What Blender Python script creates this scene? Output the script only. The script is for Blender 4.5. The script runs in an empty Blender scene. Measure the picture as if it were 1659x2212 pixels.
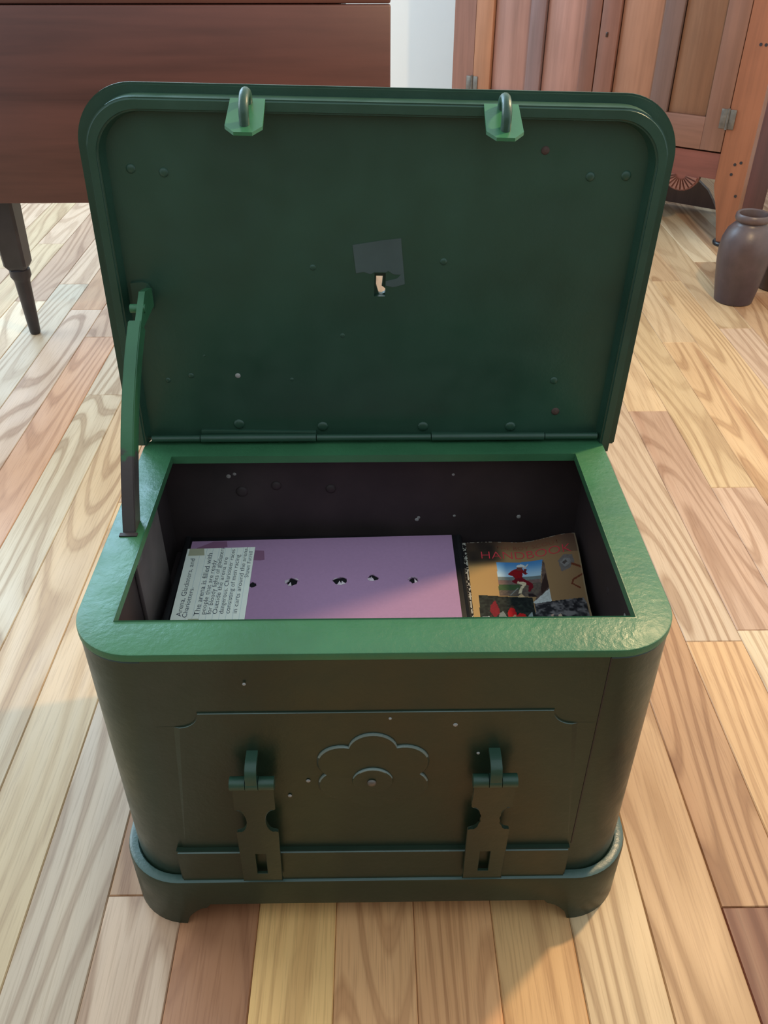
import bpy, bmesh, math, random
from math import sin, cos, pi, radians, hypot, atan2
from mathutils import Vector, Matrix
random.seed(7)
S = bpy.context.scene
COL = S.collection

# ------------------------------------------------------------------ camera
cam_d = bpy.data.cameras.new('camera'); cam = bpy.data.objects.new('camera', cam_d); COL.objects.link(cam)
cam.location = (0, 0, .88); cam.rotation_euler = (radians(90 - 35.937), 0, radians(-.79))
cam_d.sensor_fit = 'VERTICAL'; cam_d.sensor_height = 24; cam_d.lens = 24 * 1850 / 2212
cam_d.clip_start = .02; cam_d.clip_end = 60
S.camera = cam
# ------------------------------------------------------------------ world, lights, exposure
W = bpy.data.worlds.new('world'); S.world = W; W.use_nodes = True
bg = W.node_tree.nodes['Background']; bg.inputs[0].default_value = (.76, .93, 1.03, 1); bg.inputs[1].default_value = 1.04
def area(name, loc, target, sx, sy, power, col):
    d = bpy.data.lights.new(name, 'AREA'); d.shape = 'RECTANGLE'; d.size = sx; d.size_y = sy; d.energy = power; d.color = col
    o = bpy.data.objects.new(name, d); COL.objects.link(o); o.location = loc
    o.rotation_euler = (Vector(target) - Vector(loc)).to_track_quat('-Z', 'Y').to_euler(); return o
area('window_daylight', (-2.6, 2.1, 1.7), (.2, 2.4, .6), 1.5, 1.5, 48, (.76, .92, 1.03))
area('window_daylight_corner', (-1.75, 3.3, 2.05), (-.1, .7, .4), 1.3, 1.3, 50, (.56, .89, 1.22))
ld = bpy.data.lights.new('lamp_bulb', 'POINT'); ld.energy = 48; ld.color = (1, .70, .38); ld.shadow_soft_size = .035
lo = bpy.data.objects.new('lamp_bulb', ld); COL.objects.link(lo); lo.location = (.76, 1.03, 1.28)
S.view_settings.view_transform = 'Standard'; S.view_settings.look = 'None'
S.view_settings.exposure = 0; S.view_settings.gamma = 1; S.view_settings.use_curve_mapping = False

# ------------------------------------------------------------------ helpers
def lin(c): return tuple(((v / 255) / 12.92 if v / 255 <= .04045 else ((v / 255 + .055) / 1.055) ** 2.4) for v in c) + (1,)
class NT:
    def __init__(s, name):
        s.m = bpy.data.materials.new(name); s.m.use_nodes = True; s.t = s.m.node_tree
        s.p = s.t.nodes['Principled BSDF']
    def n(s, typ, **kw):
        nd = s.t.nodes.new(typ)
        for k, v in kw.items():
            if k in nd.inputs: nd.inputs[k].default_value = v
            else: setattr(nd, k, v)
        return nd
    def l(s, a, b): s.t.links.new(a, b)
    def coord(s, scale=(1, 1, 1), rnd=0, kind='Object'):
        tc = s.n('ShaderNodeTexCoord'); mp = s.n('ShaderNodeMapping'); mp.inputs['Scale'].default_value = scale
        src = tc.outputs[kind]
        if rnd:
            oi = s.n('ShaderNodeObjectInfo'); ml = s.n('ShaderNodeMath', operation='MULTIPLY'); ml.inputs[1].default_value = rnd
            s.l(oi.outputs['Random'], ml.inputs[0]); ad = s.n('ShaderNodeVectorMath', operation='ADD')
            s.l(src, ad.inputs[0]); s.l(ml.outputs[0], ad.inputs[1]); src = ad.outputs[0]
        s.l(src, mp.inputs[0]); return mp.outputs[0]
    def noise(s, vec, scale, detail=3, rough=.55, dist=0):
        nd = s.n('ShaderNodeTexNoise'); nd.inputs['Scale'].default_value = scale; nd.inputs['Detail'].default_value = detail
        nd.inputs['Roughness'].default_value = rough; nd.inputs['Distortion'].default_value = dist; s.l(vec, nd.inputs['Vector']); return nd.outputs['Fac']
    def ramp(s, fac, stops):
        r = s.n('ShaderNodeValToRGB'); cr = r.color_ramp
        while len(cr.elements) < len(stops): cr.elements.new(.5)
        for e, (p, c) in zip(cr.elements, stops): e.position = p; e.color = c if len(c) == 4 else tuple(c) + (1,)
        s.l(fac, r.inputs[0]); return r.outputs[0]
    def mix(s, mode, fac, a, b):
        m = s.n('ShaderNodeMix', data_type='RGBA', blend_type=mode)
        for sock, v in ((m.inputs[0], fac), (m.inputs[6], a), (m.inputs[7], b)):
            if hasattr(v, 'links'): s.l(v, sock)
            else: sock.default_value = v
        return m.outputs[2]
    def bump(s, h, strength, dist=.001):
        b = s.n('ShaderNodeBump'); b.inputs['Strength'].default_value = strength; b.inputs['Distance'].default_value = dist
        s.l(h, b.inputs['Height']); s.l(b.outputs[0], s.p.inputs['Normal'])
def g(v): return (v, v, v, 1)

def simple(name, col, rough=.5, metal=0, var=.12, scale=30, bump=0, coat=0, spec=.5):
    N = NT(name); v = N.coord()
    f = N.noise(v, scale, 4); r = N.ramp(f, [(.3, g(1 - var)), (.7, g(1 + var))])
    N.l(N.mix('MULTIPLY', 1., col, r), N.p.inputs['Base Color'])
    N.p.inputs['Roughness'].default_value = rough; N.p.inputs['Metallic'].default_value = metal
    N.p.inputs['Coat Weight'].default_value = coat; N.p.inputs['Specular IOR Level'].default_value = spec
    if bump: N.bump(N.noise(v, scale * 4, 3), bump)
    return N.m

def paint_mat(name, col, rough, bump=.35, chips=None):
    N = NT(name); v = N.coord()
    big = N.noise(v, 9, 4); c = N.mix('MULTIPLY', 1., col, N.ramp(big, [(.3, g(.82)), (.7, g(1.15))]))
    if chips is not None:      # flaked paint showing bare metal on the lower arc
        sep = N.n('ShaderNodeSeparateXYZ'); N.l(N.coord(), sep.inputs[0])
        nz = N.noise(v, 60, 3)
        a = N.n('ShaderNodeMath', operation='MULTIPLY_ADD'); a.inputs[1].default_value = .05; N.l(nz, a.inputs[0]); N.l(sep.outputs[2], a.inputs[2])
        k = N.ramp(a.outputs[0], [(chips, g(1)), (chips + .003, g(0))])
        c = N.mix('MIX', k, c, (.075, .06, .06, 1))
    N.l(c, N.p.inputs['Base Color'])
    N.l(N.ramp(N.noise(v, 35, 3), [(.3, g(rough - .06)), (.7, g(rough + .08))]), N.p.inputs['Roughness'])
    fine = N.noise(v, 170, 3, .6); mid = N.noise(v, 45, 4, .6, .6)
    m = N.n('ShaderNodeMath', operation='ADD'); N.l(fine, m.inputs[0]); N.l(mid, m.inputs[1])
    N.bump(m.outputs[0], bump, .0012)
    return N.m

def plank_mat():
    N = NT('oak_plank'); oi = N.n('ShaderNodeObjectInfo'); base = oi.outputs['Color']
    v = N.coord((1, .11, 1), 53)
    nw = N.noise(v, 8, 1, .4)
    ph = N.n('ShaderNodeMath', operation='MULTIPLY'); ph.inputs[1].default_value = 95; N.l(nw, ph.inputs[0])
    sn = N.n('ShaderNodeMath', operation='SINE'); N.l(ph.outputs[0], sn.inputs[0])
    wob = N.noise(N.coord((1, .2, 1), 17), 60, 2, .6)
    sa = N.n('ShaderNodeMath', operation='MULTIPLY_ADD'); sa.inputs[1].default_value = .9; N.l(wob, sa.inputs[0]); N.l(sn.outputs[0], sa.inputs[2])
    wvo = N.n('ShaderNodeMapRange'); wvo.inputs[1].default_value = -.55; wvo.inputs[2].default_value = 1.45; N.l(sa.outputs[0], wvo.inputs[0])
    rings = N.ramp(wvo.outputs[0], [(0, (1.05, 1.05, 1.05, 1)), (.60, (1.0, .995, .99, 1)), (.78, (.84, .79, .74, 1)), (.92, (.66, .57, .50, 1)), (1, (.74, .66, .60, 1))])
    amt = N.ramp(N.noise(N.coord((1, .12, 1), 7), 7, 1), [(.33, g(.35)), (.62, g(1.))])
    c = N.mix('MULTIPLY', amt, base, rings)
    p = N.noise(N.coord((1, .03, 1), 31), 420, 2, .6)
    c = N.mix('MULTIPLY', .4, c, N.ramp(p, [(.34, (.66, .58, .52, 1)), (.50, g(1.03))]))
    lg = N.noise(N.coord((1, .10, 1), 23), 26, 3, .5)
    c = N.mix('MULTIPLY', .7, c, N.ramp(lg, [(.3, (.86, .82, .79, 1)), (.55, g(1)), (.75, (1.08, 1.07, 1.05, 1))]))
    st = N.noise(N.coord((1, .05, 1), 71), 15, 2, .5, .4)
    c = N.mix('MULTIPLY', .8, c, N.ramp(st, [(.22, (.36, .25, .24, 1)), (.29, (.84, .74, .70, 1)), (.36, g(1.)), (1, g(1.03))]))
    class wv: outputs = {'Fac': wvo.outputs[0]}
    # a rare knot
    vo = N.n('ShaderNodeTexVoronoi'); vo.inputs['Scale'].default_value = 4.2; N.l(N.coord((1, .6, 1), 91), vo.inputs['Vector'])
    c = N.mix('MULTIPLY', .9, c, N.ramp(vo.outputs['Distance'], [(.03, (.22, .13, .10, 1)), (.055, (.55, .42, .34, 1)), (.10, g(1))]))
    N.l(c, N.p.inputs['Base Color'])
    N.l(N.ramp(wv.outputs['Fac'], [(0, g(.40)), (1, g(.50))]), N.p.inputs['Roughness'])
    N.bump(p, .12, .0006)
    return N.m

def wood_mat(name, axis, rough=.35, dark=.5, contrast=.7, rings=5):
    N = NT(name); oi = N.n('ShaderNodeObjectInfo'); sc = [1, 1, 1]; sc[axis] = .06
    v = N.coord(tuple(sc), 40)
    a = N.noise(v, 9, 5, .6, .8); b = N.noise(v, 60, 3, .6); w = N.noise(N.coord((1, 1, 1), 13), 3.2, 3)
    c = N.mix('MULTIPLY', contrast, oi.outputs['Color'], N.ramp(a, [(.30, (dark, dark * .9, dark * .85, 1)), (.5, g(1)), (.75, g(1.18))]))
    c = N.mix('MULTIPLY', .45, c, N.ramp(b, [(.35, g(.72)), (.6, g(1.08))]))
    c = N.mix('MULTIPLY', .6, c, N.ramp(w, [(.3, g(.78)), (.7, g(1.15))]))
    N.l(c, N.p.inputs['Base Color']); N.p.inputs['Roughness'].default_value = rough
    N.bump(b, .1, .0006); return N.m

def obj(name, bm, mat, parent=None, smooth=35, color=None):
    me = bpy.data.meshes.new(name); bmesh.ops.recalc_face_normals(bm, faces=bm.faces); bm.to_mesh(me); bm.free()
    if smooth:
        me.shade_smooth(); me.set_sharp_from_angle(angle=radians(smooth))
    if mat: me.materials.append(mat)
    o = bpy.data.objects.new(name, me); COL.objects.link(o)
    if parent: o.parent = parent
    if color: o.color = color
    return o
def empty(name, loc=(0, 0, 0), rz=0):
    o = bpy.data.objects.new(name, None); COL.objects.link(o); o.location = loc; o.rotation_euler = (0, 0, rz); o.empty_display_size = .05; return o
def tag(o, label=None, cat=None, group=None, kind=None):
    for k, v in (('label', label), ('category', cat), ('group', group), ('kind', kind)):
        if v: o[k] = v
    return o
def box(bm, x0, x1, y0, y1, z0, z1, bev=0):
    r = bmesh.ops.create_cube(bm, size=1); vs = r['verts']
    for v in vs: v.co = Vector(((x0 + x1) / 2 + v.co.x * (x1 - x0), (y0 + y1) / 2 + v.co.y * (y1 - y0), (z0 + z1) / 2 + v.co.z * (z1 - z0)))
    if bev:
        es = list({e for v in vs for e in v.link_edges}); bmesh.ops.bevel(bm, geom=es, offset=bev, segments=2, affect='EDGES', profile=.5)
def bx(name, mat, parent, *a, bev=0, color=None):
    bm = bmesh.new(); box(bm, *a, bev=bev); return obj(name, bm, mat, parent, color=color)
def prism(outer, holes=(), d0=0, d1=.01, f=lambda a, b, d: (a, b, d), bm=None):
    """extruded 2-D outline with holes; f maps (a, b, depth) to a point"""
    bm = bm or bmesh.new(); loops = [outer] + list(holes); edges = []
    tops = []
    for lp in loops:
        vs = [bm.verts.new(f(a, b, d1)) for a, b in lp]; tops.append(vs)
        for i in range(len(vs)): edges.append(bm.edges.new((vs[i], vs[(i + 1) % len(vs)])))
    r = bmesh.ops.triangle_fill(bm, use_beauty=True, use_dissolve=False, edges=edges)
    fs = [x for x in r['geom'] if isinstance(x, bmesh.types.BMFace)]
    low = {}
    for lp, vs in zip(loops, tops):
        for (a, b), v in zip(lp, vs): low[v] = bm.verts.new(f(a, b, d0))
    for fc in fs: bm.faces.new([low[v] for v in reversed(fc.verts)])
    for vs in tops:
        for i in range(len(vs)):
            a, b = vs[i], vs[(i + 1) % len(vs)]; bm.faces.new((a, b, low[b], low[a]))
    return bm
def arc(cx, cy, r, a0, a1, n=10): return [(cx + r * cos(radians(a0 + (a1 - a0) * i / n)), cy + r * sin(radians(a0 + (a1 - a0) * i / n))) for i in range(n + 1)]
def rrect(x0, x1, y0, y1, rl, rh, n=10):
    """counter-clockwise rounded rectangle; rl = radius at low y, rh = at high y"""
    p = arc(x1 - rl, y0 + rl, rl, -90, 0, n) + arc(x1 - rh, y1 - rh, rh, 0, 90, n) + arc(x0 + rh, y1 - rh, rh, 90, 180, n) + arc(x0 + rl, y0 + rl, rl, 180, 270, n)
    return p
def loft(bm, loops, close=True):
    vl = [[bm.verts.new(p) for p in lp] for lp in loops]
    for A, B in zip(vl, vl[1:]):
        for i in range(len(A)): bm.faces.new((A[i], A[(i + 1) % len(A)], B[(i + 1) % len(A)], B[i]))
    return vl
def lathe(bm, prof, c=(0, 0, 0), n=32, cap=True):
    vl = loft(bm, [[(c[0] + r * cos(2 * pi * i / n), c[1] + r * sin(2 * pi * i / n), c[2] + z) for i in range(n)] for r, z in prof])
    if cap: bm.faces.new(vl[0][::-1]); bm.faces.new(vl[-1])
def tube(bm, path, rad, n=10, cap=True):
    P = [Vector(p) for p in path]; loops = []; up = None
    for i, p in enumerate(P):
        t = (P[min(i + 1, len(P) - 1)] - P[max(i - 1, 0)]).normalized()
        if up is None: up = t.orthogonal().normalized()
        up = (up - t * up.dot(t)).normalized(); s = t.cross(up); r = rad[i] if isinstance(rad, (list, tuple)) else rad
        loops.append([p + (up * cos(2 * pi * k / n) + s * sin(2 * pi * k / n)) * r for k in range(n)])
    vl = loft(bm, loops)
    if cap: bm.faces.new(vl[0][::-1]); bm.faces.new(vl[-1])
def dome(bm, c, nrm, r, h, n=12):
    nrm = Vector(nrm).normalized(); a = nrm.orthogonal().normalized(); b = nrm.cross(a); c = Vector(c); loops = []
    for k in range(4):
        t = k / 4 * pi / 2; loops.append([c + nrm * (h * sin(t)) + (a * cos(2 * pi * i / n) + b * sin(2 * pi * i / n)) * r * cos(t) for i in range(n)])
    vl = loft(bm, loops); top = bm.verts.new(c + nrm * h)
    for i in range(n): bm.faces.new((vl[-1][i], vl[-1][(i + 1) % n], top))
    bm.faces.new(vl[0][::-1])
def text_mesh(body, name, mat, parent, fmap, length=None, size=.01, offset=0.0):
    cu = bpy.data.curves.new('lettering', 'FONT'); cu.body = body; cu.size = size; cu.resolution_u = 4; cu.offset = offset
    o = bpy.data.objects.new('lettering', cu); COL.objects.link(o); bpy.context.view_layer.update()
    me = bpy.data.meshes.new_from_object(o.evaluated_get(bpy.context.evaluated_depsgraph_get()))
    bpy.data.objects.remove(o); bpy.data.curves.remove(cu)
    w = max(v.co.x for v in me.vertices) - min(v.co.x for v in me.vertices); k = length / w if length else 1
    for v in me.vertices: v.co = fmap(v.co.x * k, v.co.y)
    me.materials.append(mat); r = bpy.data.objects.new(name, me); COL.objects.link(r); r.parent = parent; return r

# ------------------------------------------------------------------ materials
LIT_GREEN = (.040, .146, .064, 1)          # rim, lid and body greens differ; light and shade put into them
M_green = paint_mat('shaded_green_paint', (.015, .031, .017, 1), .34, .18)  # darker body green; the shade of the front put into the colour
M_rim = paint_mat('lit_green_paint', LIT_GREEN, .40, .45)
M_edge = paint_mat('edge_highlight_paint', (.17, .215, .19, 1), .28, .1)  # pale colour on upward bevels, a painted highlight
M_plate = paint_mat('glossy_green_plate', LIT_GREEN, .24, .06)
M_ledge = paint_mat('lit_ledge_paint', (.060, .105, .088, 1), .34, .3)  # plinth ledge lightened in colour, as if catching light from above
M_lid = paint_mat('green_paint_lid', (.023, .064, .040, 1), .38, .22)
M_stay = paint_mat('green_paint_stay', LIT_GREEN, .36, .15, chips=.478)
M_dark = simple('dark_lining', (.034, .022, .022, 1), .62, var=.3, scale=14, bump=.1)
M_litband = simple('lit_band_lining', (.15, .12, .11, 1), .7, var=.15, scale=25)  # pale tone standing for light falling on the left inner wall
M_rust = simple('rust', (.075, .04, .03, 1), .7, var=.3, scale=200)
M_chip = simple('bare_chip', (.30, .29, .27, 1), .45, var=.2, scale=200)
M_tape = simple('grey_tape', (.062, .090, .086, 1), .5, var=.1)
M_plank = plank_mat()
M_gap = simple('subfloor', (.05, .03, .02, 1), .9)
M_wall = simple('wall_plaster', (.90, .93, .93, 1), .85, var=.015, scale=3)
M_table = wood_mat('mahogany', 0, .42, .45, .8)
M_leg = simple('dark_leg_wood', (.022, .018, .022, 1), .4, var=.2, scale=30)
M_cab = wood_mat('cherry_vertical', 2, .27, .62, .6)
M_cabh = wood_mat('cherry_horizontal', 0, .36, .62, .6)
M_cabside = wood_mat('cherry_side', 2, .6, .62, .6)
M_iron = simple('iron_hinge', (.16, .14, .12, 1), .5, metal=.6, var=.3, scale=60)
M_black = simple('black_cover', (.010, .010, .011, 1), .45, var=.2)
M_pink = simple('mauve_paper', (.40, .225, .37, 1), .85, var=.03, scale=300)
M_pinktape = simple('tape_over_mauve', (.27, .125, .21, 1), .35, var=.06)
M_torn = simple('torn_paper', (.62, .52, .56, 1), .9, var=.2, scale=300)
M_ink = simple('ink', (.022, .028, .06, 1), .8, var=.1)
M_line = simple('ruled_line', (.50, .60, .64, 1), .9)
M_card = simple('index_card', (.90, .93, .82, 1), .85, var=.03, scale=80)
M_cardtape = simple('yellowed_tape', (.50, .49, .33, 1), .4, var=.05)
M_red = simple('red_lettering', (.68, .05, .07, 1), .5)
M_redd = simple('dim_red_lettering', (.26, .06, .04, 1), .5)
M_page = simple('paper_edge', (.45, .38, .28, 1), .9)
M_disc = simple('caster_cup', (.012, .014, .02, 1), .35)

# ------------------------------------------------------------------ setting: floor of single boards, wall, baseboard
bm = bmesh.new(); box(bm, -2.1, 2.1, -.5, 3.75, -.05, -.0185); floor = tag(obj('floor', bm, M_gap), kind='structure')
PW = .0823; X0 = .0383
JOINTS = {-8: [1.653, .30], -12: [2.18], -11: [2.30, 1.45], -4: [.5106, 1.35], 4: [.4886, 1.95], 5: [.8885, 1.3647 + .9], 6: [1.566, 1.1107 - .2], 7: [1.2821, 2.25], -13: [2.637, 1.62], -5: [1.42], -3: [-.1], -2: [-.2], -1: [-.05],
          0: [-.15], 1: [-.3], 2: [-.2, 1.365], 3: [-.25, 1.57], -6: [.15, 1.25], -7: [.2, 1.75], -9: [.62, 1.95], -10: [.75, 2.12], 8: [1.0, 1.9], 9: [1.35, 2.3], 10: [1.0, 1.98], 11: [1.5, 2.45]}
TONES = [(214, 182, 142), (206, 170, 130), (220, 194, 158), (196, 156, 118), (200, 164, 134), (224, 200, 168), (186, 142, 106), (210, 176, 146)]
# tone of the boards that can be told apart: (x, y, colour)
SPOTS = [(-.368, .478, (208, 178, 148)), (-.345, .65, (208, 178, 148)), (-.241, .429, (216, 178, 146)), (-.163, .406, (186, 128, 90)), (-.082, .427, (244, 190, 122)), (-.008, .426, (240, 178, 122)), (.076, .425, (232, 170, 116)),
         (.152, .401, (222, 172, 116)), (.248, .422, (210, 178, 136)), (.318, .421, (196, 156, 114)), (.385, .42, (122, 66, 44)), (.442, .64, (184, 140, 100)), (-.556, 1.163, (208, 188, 158)), (-.603, 1.466, (208, 188, 158)), (-.55, 1.2, (208, 188, 158)), (-.685, 1.383, (200, 154, 120)),
         (-.728, 1.661, (198, 170, 146)), (-.617, 1.817, (210, 190, 162)), (-.842, 1.821, (208, 188, 162)), (-.891, 2.349, (196, 156, 126)), (.357, .641, (196, 156, 114)), (.479, 1.149, (210, 178, 146)), (.563, 1.215, (200, 164, 138)),
         (.623, 1.753, (218, 186, 142)), (.728, 1.752, (214, 176, 132)), (.833, 1.75, (216, 180, 136)), (.562, 1.45, (196, 160, 132)), (.524, .874, (206, 164, 118)), (.468, .953, (204, 176, 146)), (-.394, .841, (222, 186, 140)), (-.31, .558, (208, 178, 148)), (.62, 1.147, (204, 170, 142))]
def plank_bm(w, l, h=.018, c=.0013):
    b = bmesh.new(); lo = [(-w, -l, -h), (w, -l, -h), (w, l, -h), (-w, l, -h)]; mid = [(x, y, -c) for x, y, z in lo]
    top = [(x - math.copysign(c, x), y - math.copysign(c * .8, y), 0) for x, y, z in lo]
    vl = loft(b, [lo, mid, top]); b.faces.new(vl[-1]); return b
for k in range(-26, 25):
    xa = X0 + k * PW
    if xa < -2.0 or xa > 1.95: continue
    rr = random.Random(k * 17 + 5)
    js = sorted(JOINTS.get(k, [])); js = [j for j in js if j > -.45]
    ys = [-.48]
    if js: lo_, hi_ = js[0], js[-1]
    else: lo_ = hi_ = -.48 + rr.uniform(.3, 1.2); js = [lo_]
    pts = list(js)
    y = hi_
    while True:
        y += rr.uniform(.65, 1.25)
        if y > 3.45: break
        pts.append(y)
    y = lo_
    while y - 1.1 > -.3:
        y -= rr.uniform(.7, 1.1); pts.append(y)
    pts = [-.48] + sorted(p for p in pts if -.4 < p < 3.6) + [3.7]
    for a, b in zip(pts, pts[1:]):
        col = rr.choice(TONES)
        for sx, sy, sc in SPOTS:
            if xa <= sx < xa + PW and a <= sy < b: col = sc
        j = rr.uniform(.92, .99); col = tuple(min(255, v * j) for v in col)
        o = obj('plank', plank_bm(PW / 2 - .0002, (b - a) / 2 - .0002), M_plank, floor, smooth=0, color=lin(col))
        o.location = (xa + PW / 2, (a + b) / 2, 0)
bm = bmesh.new(); box(bm, -2.1, 1.62, 3.72, 3.80, -.05, 2.6); tag(obj('wall_back', bm, M_wall), kind='structure')
bm = bmesh.new(); box(bm, 1.62, 1.70, .9, 3.80, -.05, 2.6); tag(obj('wall_right', bm, M_wall), kind='structure')
bm = bmesh.new(); box(bm, -2.1, 1.605, 3.705, 3.72, 0, .12, .004); tag(obj('baseboard_back', bm, M_wall), kind='structure')
bm = bmesh.new(); box(bm, 1.605, 1.62, .9, 3.72, 0, .12, .004); tag(obj('baseboard_right', bm, M_wall), kind='structure')

M_front = simple('light_blocker_brown', (.17, .11, .07, 1), .9)
bm = bmesh.new(); box(bm, -2.1, 1.62, -.62, -.52, -.05, 1.0); tag(obj('unseen_light_blocker', bm, M_front), kind='structure')  # unseen low wall, added to hold back and warm light on the front

# ------------------------------------------------------------------ strongbox
HX, YF, YB, ZR = .2515, .4895, .826, .3866
chest = tag(empty('strongbox', (0, (YF + YB) / 2, 0)), 'green painted metal strongbox standing open on the wooden floor', 'chest')
CY = (YF + YB) / 2
def cobj(name, bm, mat, smooth=35, label=None):
    for v in bm.verts: v.co.y -= CY
    o = obj(name, bm, mat, chest, smooth)
    if label: o['label'] = label
    return o
# body shell
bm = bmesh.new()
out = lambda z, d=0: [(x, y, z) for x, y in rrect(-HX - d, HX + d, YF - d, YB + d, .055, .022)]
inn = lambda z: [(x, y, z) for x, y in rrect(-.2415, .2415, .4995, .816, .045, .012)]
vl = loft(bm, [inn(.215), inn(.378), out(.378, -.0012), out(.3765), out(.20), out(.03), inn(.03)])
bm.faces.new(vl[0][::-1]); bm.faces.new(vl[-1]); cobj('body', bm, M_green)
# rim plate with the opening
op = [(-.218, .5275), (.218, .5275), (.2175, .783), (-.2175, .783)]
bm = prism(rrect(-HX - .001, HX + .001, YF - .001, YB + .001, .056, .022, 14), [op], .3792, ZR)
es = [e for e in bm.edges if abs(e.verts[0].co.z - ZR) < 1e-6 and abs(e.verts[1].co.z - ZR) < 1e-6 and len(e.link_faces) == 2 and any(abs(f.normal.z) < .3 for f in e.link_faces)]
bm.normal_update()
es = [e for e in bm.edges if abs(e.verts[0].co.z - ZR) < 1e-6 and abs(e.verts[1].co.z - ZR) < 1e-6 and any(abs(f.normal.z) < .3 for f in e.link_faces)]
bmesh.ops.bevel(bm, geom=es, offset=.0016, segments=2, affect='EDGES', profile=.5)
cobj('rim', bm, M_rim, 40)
# lining: dark walls and false bottom
bm = prism(rrect(-.2405, .2405, .5005, .815, .046, .012), (), .222, .2345); cobj('inner_floor', bm, M_dark)
for nm, a in (('lining', (-.2405, .2405, .812, .8155, .2345, .378)), ('lining', (-.195, .195, .5005, .504, .2345, .378)), ('lining', (-.2405, -.238, .545, .812, .2345, .378)), ('lining', (.238, .2405, .545, .812, .2345, .378))):
    bm = bmesh.new(); box(bm, *a); cobj(nm, bm, M_dark)
bm = bmesh.new(); box(bm, -.238, -.2335, .653, .752, .2345, .378, .0012); cobj('light_band_strip', bm, M_litband, label='pale strip painted as a band of light on the left inner wall')  # raised strip added in place of a lit band
for x, z, r in ((-.152, .322, .007), (-.112, .33, .006), (-.05, .325, .006)):
    bm = bmesh.new(); dome(bm, (x, .812, z), (0, -1, 0), r, .003); cobj('inner_rivet', bm, M_dark)
for x, z, r in ((-.165, .343, .0028), (-.158, .346, .0022), (.09, .343, .0018), (.05, .28, .0026), (.052, .283, .002), (.17, .283, .0028), (.094, .285, .0018)):
    bm = bmesh.new(); dome(bm, (x, .812, z), (0, -1, 0), r, .0008, 7); cobj('paint_chip', bm, M_chip)
for y, z, r in ((.72, .335, .004), (.66, .30, .004), (.625, .29, .003), (.60, .32, .003)):
    bm = bmesh.new(); dome(bm, (.238, y, z), (-1, 0, 0), r, .0008, 7); cobj('paint_chip', bm, M_dark if r > .0035 else M_chip)
# plinth with bracket feet
PD = .0105
def bottom(x, y):
    def prof(d):      # d = distance inward from the foot's outer side
        if d < .064: return 0.0
        if d > .088: return .036
        t = (d - .064) / .024
        return .010 + .020 * (1 - (1 - t) ** 2) if t < .92 else .036
    dx = HX + PD - abs(x); dy = min(y - (YF - PD), YB + PD - y)
    if dy < .03: return prof(dx)
    if dx < .03: return prof(dy)
    return 0.0
def plinth_loop(ins):
    base = rrect(-HX - PD, HX + PD, YF - PD, YB + PD, .062, .03, 12)
    pts = []
    for (x, y), (x2, y2) in zip(base, base[1:] + base[:1]):
        n = max(1, int(hypot(x2 - x, y2 - y) / .004))
        for i in range(n): pts.append((x + (x2 - x) * i / n, y + (y2 - y) * i / n))
    cx, cy = 0, CY; res = []
    for i, (x, y) in enumerate(pts):
        xa, ya = pts[i - 1]; xb, yb = pts[(i + 1) % len(pts)]; tx, ty = xb - xa, yb - ya; L = hypot(tx, ty) or 1
        res.append((x - ty / L * ins * 1, y + tx / L * ins, x, y))
    return res
bm = bmesh.new(); L0 = plinth_loop(0)
def pl(ins, zf): return [(a, b, zf(x, y)) for (a, b, x, y) in plinth_loop(ins)]
loft(bm, [pl(.016, lambda x, y: .07), pl(.016, bottom), pl(0, bottom), pl(0, lambda x, y: .0705), pl(.0012, lambda x, y: .0738), pl(.0040, lambda x, y: .0752), pl(.0100, lambda x, y: .0748), pl(.0115, lambda x, y: .0725)])
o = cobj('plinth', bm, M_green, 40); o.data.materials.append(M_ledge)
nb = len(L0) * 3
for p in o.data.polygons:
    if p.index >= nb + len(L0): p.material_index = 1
# front plate, raised panel, bottom rail (front view outlines: x, z)
FR = lambda a, b, d: (a, YF - d, b)
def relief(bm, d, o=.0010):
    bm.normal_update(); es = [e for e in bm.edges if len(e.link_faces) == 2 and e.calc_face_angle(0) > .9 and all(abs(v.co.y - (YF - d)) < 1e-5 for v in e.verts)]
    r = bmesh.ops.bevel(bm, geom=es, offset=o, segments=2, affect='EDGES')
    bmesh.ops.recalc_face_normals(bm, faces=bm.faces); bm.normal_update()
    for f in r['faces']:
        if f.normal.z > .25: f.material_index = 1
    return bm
def sink(bm, zlo):       # the relief dies away towards its lower half
    for v in bm.verts:
        t = max(0, min(1, (v.co.z - (zlo - .02)) / .04)); v.co.y = YF - (.0022 + (YF - v.co.y - .0022) * t)
def robj(name, bm):
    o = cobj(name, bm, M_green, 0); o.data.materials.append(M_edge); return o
bm = prism([(-.190, .078), (.190, .078), (.190, .3790), (-.190, .3790)], (), -.001, .0010, FR); cobj('front_plate', bm, M_green)
pan = [(-.1885, .121), (.1885, .121), (.1885, .3005), (.1735, .3008)] + [(.1685, .301)] + arc(.1690, .3180, .0170, -92, -180, 8) + [(.1515, .3185), (-.1515, .3185)] + arc(-.1690, .3180, .0170, 0, -88, 8) + [(-.1685, .301), (-.1735, .3008), (-.1885, .3005)]
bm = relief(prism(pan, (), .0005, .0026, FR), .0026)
for v in bm.verts:
    if abs(v.co.x) > .1712: v.co.y = max(v.co.y, YF - .0011)
bm.faces.ensure_lookup_table()
for f in bm.faces:
    if max(abs(v.co.x) for v in f.verts) > .18: f.material_index = 0
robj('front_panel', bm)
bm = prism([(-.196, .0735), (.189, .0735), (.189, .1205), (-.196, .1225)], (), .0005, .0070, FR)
relief(bm, .0070, .0016); robj('bottom_rail', bm)
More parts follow.
